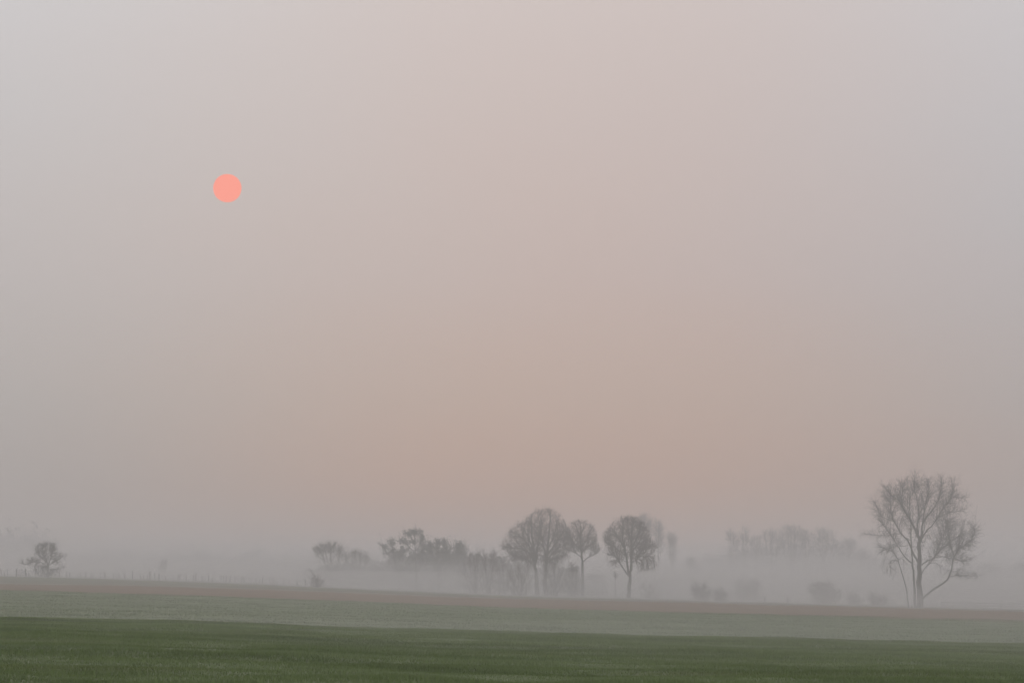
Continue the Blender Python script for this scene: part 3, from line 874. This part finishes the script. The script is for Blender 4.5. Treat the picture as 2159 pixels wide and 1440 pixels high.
G5 = 'bushes along the far field edge'
bushes = [
    ('misty bush left of the tiny round bush beyond the field', 1481, 1266, [(1480, 1246, 21, 15, 320)], 8),
    ('tiny round bush between the two larger bushes beyond the field', 1520, 1267, [(1520, 1257, 11, 8, 170)], 4),
    ('broad faint bush below the leftmost trees of the dim row', 1575, 1270, [(1574, 1240, 27, 20, 420), (1582, 1258, 26, 10, 160)], 60),
    ('largest spreading bush beyond the field, below the end of the dim row', 1736, 1276, [(1732, 1243, 27, 18, 420), (1740, 1262, 26, 12, 220), (1764, 1256, 12, 12, 100)], 20),
    ('narrow low bush right of the largest spreading bush', 1800, 1276, [(1800, 1266, 11, 10, 130)], 15),
    ('low dark mound-shaped bush left of the tallest bare tree', 1852, 1276, [(1852, 1268, 17, 7, 300), (1846, 1265, 8, 5, 60)], 1),
]
for lab, px, by, lobes, dy in bushes:
    shrub('bush', lab, 'bush', px, by, lobes, 548 + dy * 0.9, 9, twig=0.6, dens=1.7, rt=0.018, group=G5, leaves=(0.5, 0.25, 4, M_LEAF, 'leaves'), twig_m=M_TWIG_GREY)
shrub('bush', 'ragged little bush at the right end of the post fence', 'bush', 668, 1238, [(670, 1228, 13, 8, 120), (664, 1222, 6, 7, 40)], y_for(668, 1238), 6, twig=0.35, rt=0.014, group=G5)
shrub('columnar_bush', 'faint column-shaped bush behind the post fence', 'bush', 343, 1226, [(343, 1196, 7, 9, 160), (344, 1210, 10, 12, 260)], 720, 6, twig=0.3, rt=0.024, dens=1.4, leaves=(0.8, 0.3, 5, M_NEEDLE, 'leaves'))


# ------------------------------------------------------------------ far wood, one mass in the fog
def wood(name, label, span, Y, n, seed_px):
    Vs, Fs, k = [], [], 0
    for i_ in range(n):
        px = span[0] + (span[1] - span[0]) * (i_ + random.random()) / n
        top = float(np.interp(px, seed_px[0], seed_px[1])) + random.gauss(0, 6)
        Yt = Y + random.uniform(-20, 60)
        s = Yt / FPX
        w = random.uniform(9, 17) * s
        basep = at_px(px, 1228, Yt)
        gz = float(base_z(basep.x, Yt))
        tz = at_px(px, top, Yt).z
        hgt = tz - gz
        m_ = 260
        d = rng.normal(0, 1, (m_, 3)); d /= np.linalg.norm(d, axis=1, keepdims=True)
        rr = rng.random((m_, 1)) ** 0.6 * (1 + 0.22 * rng.normal(0, 1, (m_, 1)))
        c = np.array([basep.x, Yt, gz + hgt * 0.55])
        P = c + d * rr * np.array([w, w, hgt * 0.45])
        a = rng.normal(0, 1, (m_, 3)) * 0.5; b_ = rng.normal(0, 1, (m_, 3)) * 0.35
        V = np.stack([P - a, P + b_, P + a, P - b_], 1).reshape(-1, 3)
        Vs.append(V); Fs.append(np.arange(4 * m_).reshape(-1, 4) + k); k += 4 * m_
        sg = Segs(); sg.add(np.array([basep.x, Yt, gz - 0.2]), c, 0.25, 0.1)
        V, F = tubes(sg, 4); Vs.append(V); Fs.append(F + k); k += len(V)
    o = link_mesh(name, np.concatenate(Vs), np.concatenate(Fs), M_TWIG_GREY, smooth=False)
    return tag(o, label, 'wood', kind='stuff')


wood('distant_wood', 'faint line of distant woodland behind the post fence', (120, 665), 1350, 60,
     ([120, 200, 290, 350, 430, 480, 540, 600, 665], [1176, 1170, 1171, 1164, 1168, 1174, 1164, 1172, 1178]))
wood('distant_wood', 'barely visible higher woodland in the fog at the far left', (-160, 130), 1700, 34,
     ([-160, 0, 60, 110, 130], [1108, 1112, 1116, 1124, 1142]))
wood('undergrowth', 'undergrowth lost in mist below the dim willows and evergreens', (640, 1265), 690, 130,
     ([640, 680, 740, 795, 830, 870, 910, 960, 1010, 1060, 1120, 1200, 1265], [1222, 1204, 1192, 1200, 1178, 1170, 1168, 1172, 1182, 1190, 1202, 1206, 1226]))
wood('undergrowth', 'faint growth in the mist joining the right-hand row of dim trees', (1420, 1860), 1250, 66,
     ([1420, 1470, 1530, 1560, 1660, 1740, 1800, 1860], [1206, 1190, 1172, 1152, 1146, 1150, 1166, 1186]))
wood('undergrowth', 'faint low growth in the mist behind the tallest bare tree', (1850, 2260), 1100, 56,
     ([1850, 1920, 2000, 2050, 2260], [1192, 1198, 1204, 1200, 1200]))


# ------------------------------------------------------------------ fences
def box(w, d, h):
    x, y = w / 2, d / 2
    V = [(-x, -y, 0), (x, -y, 0), (x, y, 0), (-x, y, 0), (-x * .9, -y * .9, h), (x * .9, -y * .9, h), (x * .9, y * .9, h), (-x * .9, y * .9, h), (0, 0, h + w * 0.35)]
    F = [(0, 1, 5, 4), (1, 2, 6, 5), (2, 3, 7, 6), (3, 0, 4, 7), (4, 5, 8, 8), (5, 6, 8, 8), (6, 7, 8, 8), (7, 4, 8, 8)]
    me = bpy.data.meshes.new('post')
    me.from_pydata(V, [], [tuple(dict.fromkeys(f_)) for f_ in F])
    return me


post_meshes = []
for hh, ww in ((1.25, 0.10), (1.45, 0.09), (1.7, 0.13), (1.0, 0.08), (1.35, 0.11), (0.8, 0.12)):
    me = box(ww, ww, hh); me.materials.append(M_POST); post_meshes.append(me)


def fence(name, label, pxs, by_fn, wires, Yfix=None, rail=False):
    root = None
    pts = []
    for i_, px in enumerate(pxs):
        Yp = by_fn(px)
        u, _ = ray(px, 1228)
        X = u * Yp
        z = float(ground_z(X, Yp))
        if root is None:
            root = empty(name, (X, Yp, z)); tag(root, label, 'fence'); org = Vector((X, Yp, z))
        o = bpy.data.objects.new('post', random.choice(post_meshes))
        o.location = Vector((X, Yp, z - 0.05)) - org
        o.rotation_euler = (random.uniform(-.06, .06), random.uniform(-.10, .10), random.random())
        o.parent = root
        COL.objects.link(o)
        pts.append(np.array([X, Yp, z]))
    for h in wires:
        sg = Segs()
        for a, b_ in zip(pts[:-1], pts[1:]):
            r = 0.05 if rail else 0.008
            sg.add(a + [0, -0.08, h], b_ + [0, -0.08, h], r, r)
        V, F = tubes(sg, 4)
        link_mesh('rail' if rail else 'wire', V - np.array(org), F, M_POST if rail else M_WIRE, root)
    return root, org


def fence_y(px):
    return 548.0 + 0.008 * px


pxs = [-62, -47, -30, -16, 3, 9, 16, 33, 56, 61, 76]
x = 88.0
while x < 652:
    pxs.append(x)
    x += random.choice([5.0, 8.0, 11.0, 14.0, 17.0, 6.5])
root, org = fence('post_fence', 'long fence of uneven wooden posts with wire along the left field edge', pxs, fence_y, (0.45, 0.8, 1.1))
# field gate in the fence
Yg = fence_y(45)
gz = []
for px in (35, 54):
    u, _ = ray(px, 1228); gz.append(np.array([u * Yg, Yg - 0.25, float(ground_z(u * Yg, Yg))]))
g = empty('field_gate', tuple(gz[0])); tag(g, 'wooden field gate with a diagonal brace in the fence left of the small tree', 'gate')
o0 = gz[0]
for nm, segs_ in (('gate_post', [((0, 0), (0, 1.45), .09)]), ('gate_post', [((1, 0), (1, 1.45), .09)]), ('rail', [((0, .35), (1, .35), .035)]), ('rail', [((0, .75), (1, .75), .035)]),
                  ('rail', [((0, 1.15), (1, 1.15), .04)]), ('diagonal_brace', [((0.02, .32), (.98, 1.15), .04)])):
    sg = Segs()
    for (a0_, h0), (a1_, h1), r in segs_:
        A_ = gz[0] * (1 - a0_) + gz[1] * a0_; B_ = gz[0] * (1 - a1_) + gz[1] * a1_
        sg.add(A_ + [0, 0, h0], B_ + [0, 0, h1], r, r)
    V, F = tubes(sg, 6)
    link_mesh(nm, V - o0, F, M_POST, g)

fy2 = lambda px: 520 + 10 * math.sin(px * 0.02)
YF2 = YB + 4
fence('rail_fence', 'short low wooden rail fence between the smaller and the reddish domed trees', [1236, 1247, 1258, 1270, 1282], lambda px: YF2, (0.5, 0.95), rail=True)
YF3 = y_for(2080, 1284) + 25
fence('rail_fence', 'low rail fence in the mist at the right edge', [1985, 2010, 2035, 2060, 2085, 2110, 2135, 2160, 2185, 2210], lambda px: YF3 + (px - 1985) * 0.02, (0.5, 0.95), rail=True)
Yp = y_for(1612, 1273)
for lab, px, hgt in (('short lone stake beyond the field left of the largest bush', 1612, 1.5), ('faint second stake midway between the lone stake and the largest bush', 1660, 1.5)):
    u, _ = ray(px, 1228)
    sg = Segs(); X = u * Yp; z = float(ground_z(X, Yp)); sg.add(np.array([0, 0, -0.1]), np.array([0.05, 0, hgt * 0.85]), 0.06, 0.05)
    V, F = tubes(sg, 6)
    o = link_mesh('stake', V, F, M_POST); o.location = (X, Yp, z)
    tag(o, lab, 'stake')

# ------------------------------------------------------------------ the sun's disc, far behind everything
SD = 20000.0
bpy.ops.mesh.primitive_uv_sphere_add(segments=64, ring_count=32, radius=SD * math.tan(29.6 / FPX), location=sun_dir * SD)
sun = bpy.context.object
sun.name = 'sun'; sun.data.name = 'sun'
ms = bpy.data.materials.new('sun_disc'); ms.use_nodes = True
t = ms.node_tree; t.nodes.clear()
e = t.nodes.new('ShaderNodeEmission'); e.inputs['Color'].default_value = (1.0, 0.328, 0.25, 1); e.inputs['Strength'].default_value = 1.12
oo = t.nodes.new('ShaderNodeOutputMaterial'); t.links.new(e.outputs[0], oo.inputs['Surface'])
sun.data.materials.append(ms)
for p in sun.data.polygons: p.use_smooth = True
tag(sun, 'round coral-orange sun glowing alone in the foggy sky', 'sun')


# ------------------------------------------------------------------ haze and the low ground mist
def air(name, label, x0, x1, y0, y1, z0, z1, density, color, g=0.25):
    V = [(x, y, z) for z in (z0, z1) for y in (y0, y1) for x in (x0, x1)]
    F = [(0, 2, 3, 1), (4, 5, 7, 6), (0, 1, 5, 4), (2, 6, 7, 3), (0, 4, 6, 2), (1, 3, 7, 5)]
    m = bpy.data.materials.new(name); m.use_nodes = True
    t = m.node_tree; t.nodes.clear()
    v = t.nodes.new('ShaderNodeVolumePrincipled')
    v.inputs['Color'].default_value = (*color, 1)
    v.inputs['Density'].default_value = density
    v.inputs['Anisotropy'].default_value = g
    o_ = t.nodes.new('ShaderNodeOutputMaterial'); t.links.new(v.outputs[0], o_.inputs['Volume'])
    o = link_mesh(name, V, F, m, smooth=False)
    return tag(o, label, 'haze' if name == 'haze' else 'mist', kind='stuff')


def mist_bank(label, y0, y1, y2, ztop, rise, density, color, seed, amp, zb=-13.0, scale=1.0):
    """a closed bank of mist: its top climbs from the ground at y0 to full height at y1 and rolls unevenly"""
    yy = np.concatenate([np.linspace(y0, y1, 14), np.geomspace(y1, y2, 34)[1:]])
    uu = np.linspace(-0.9, 0.9, 150)
    Yg_ = np.repeat(yy[:, None], len(uu), 1)
    Xg_ = uu[None, :] * np.maximum(Yg_, 60)
    t_ = np.clip((Yg_ - y0) / (y1 - y0), 0, 1); t_ = t_ * t_ * (3 - 2 * t_)
    nz = vnoise(Xg_ / (38 * scale), Yg_ / (70 * scale), seed) * 0.6 + vnoise(Xg_ / (14 * scale), Yg_ / (40 * scale), seed + 5) * 0.25
    top = (ztop - rise) + rise * t_ + amp * nz * (0.3 + 0.7 * t_)
    if y0 > 300:      # the mist follows the higher land on the left
        top = top + 0.4 * np.maximum(0, base_z(Xg_, Yg_) - np.interp(Yg_, PY, PZ))
    nr, nc = Xg_.shape
    Vt = np.stack([Xg_, Yg_, top], -1).reshape(-1, 3)
    Vb = np.stack([Xg_, Yg_, np.full_like(top, zb)], -1).reshape(-1, 3)
    i_ = np.arange(nr - 1)[:, None] * nc + np.arange(nc - 1)[None, :]
    Ft = np.stack([i_, i_ + 1, i_ + 1 + nc, i_ + nc], -1).reshape(-1, 4)
    nv = nr * nc
    Fb = Ft[:, ::-1] + nv
    sides = []
    for a_, b_ in [(k, k + 1) for k in range(nc - 1)]:
        sides.append((b_, a_, a_ + nv, b_ + nv))
        o_ = (nr - 1) * nc
        sides.append((a_ + o_, b_ + o_, b_ + o_ + nv, a_ + o_ + nv))
    for r_ in range(nr - 1):
        a_, b_ = r_ * nc, (r_ + 1) * nc
        sides.append((a_, b_, b_ + nv, a_ + nv))
        a_ += nc - 1; b_ += nc - 1
        sides.append((b_, a_, a_ + nv, b_ + nv))
    F_ = np.concatenate([Ft, Fb, np.array(sides)])
    m = bpy.data.materials.new('ground_mist'); m.use_nodes = True
    t = m.node_tree; t.nodes.clear()
    v = t.nodes.new('ShaderNodeVolumePrincipled')
    v.inputs['Color'].default_value = (*color, 1)
    v.inputs['Density'].default_value = density
    v.inputs['Anisotropy'].default_value = 0.25
    oo_ = t.nodes.new('ShaderNodeOutputMaterial'); t.links.new(v.outputs[0], oo_.inputs['Volume'])
    o = link_mesh('ground_mist', np.concatenate([Vt, Vb]), F_, m, smooth=False)
    return tag(o, label, 'mist', kind='stuff')


HC = (0.90, 0.88, 0.88)
MC = (0.77, 0.75, 0.74)
air('haze', 'thin grey haze filling the air over the fields', -2500, 2500, -250, 2500, -16, 26, 0.00135, HC)
mist_bank('thin mist hugging the grass on the crest of the near meadow', 46, 90, 114, 0.55, 0.8, 0.0066, MC, 3, 0.15, scale=0.3)
mist_bank('low white mist lying in the dip and over the far meadow', 116, 170, 2350, 0.3, 1.2, 0.0004, MC, 41, 0.5)
mist_bank('lowest mist bank standing round the feet of the far trees', 468, 545, 2250, 2.8, 4.0, 0.0062, MC, 51, 1.4)
mist_bank('mist rolling past the lower trunks of the far trees', 476, 565, 2220, 4.6, 5.2, 0.0036, MC, 57, 2.0, zb=-12.8)
mist_bank('mist reaching up to the lower branches of the far trees', 486, 600, 2200, 6.3, 6.8, 0.0018, MC, 61, 2.6, zb=-12.5)
mist_bank('thin mist among the crowns of the far trees', 492, 640, 2170, 8.6, 8.6, 0.0014, MC, 67, 3.0, zb=-12.2)
mist_bank('thin upper mist over the far tree crowns', 498, 690, 2150, 11.5, 10.5, 0.0010, MC, 71, 3.6, zb=-12.0)
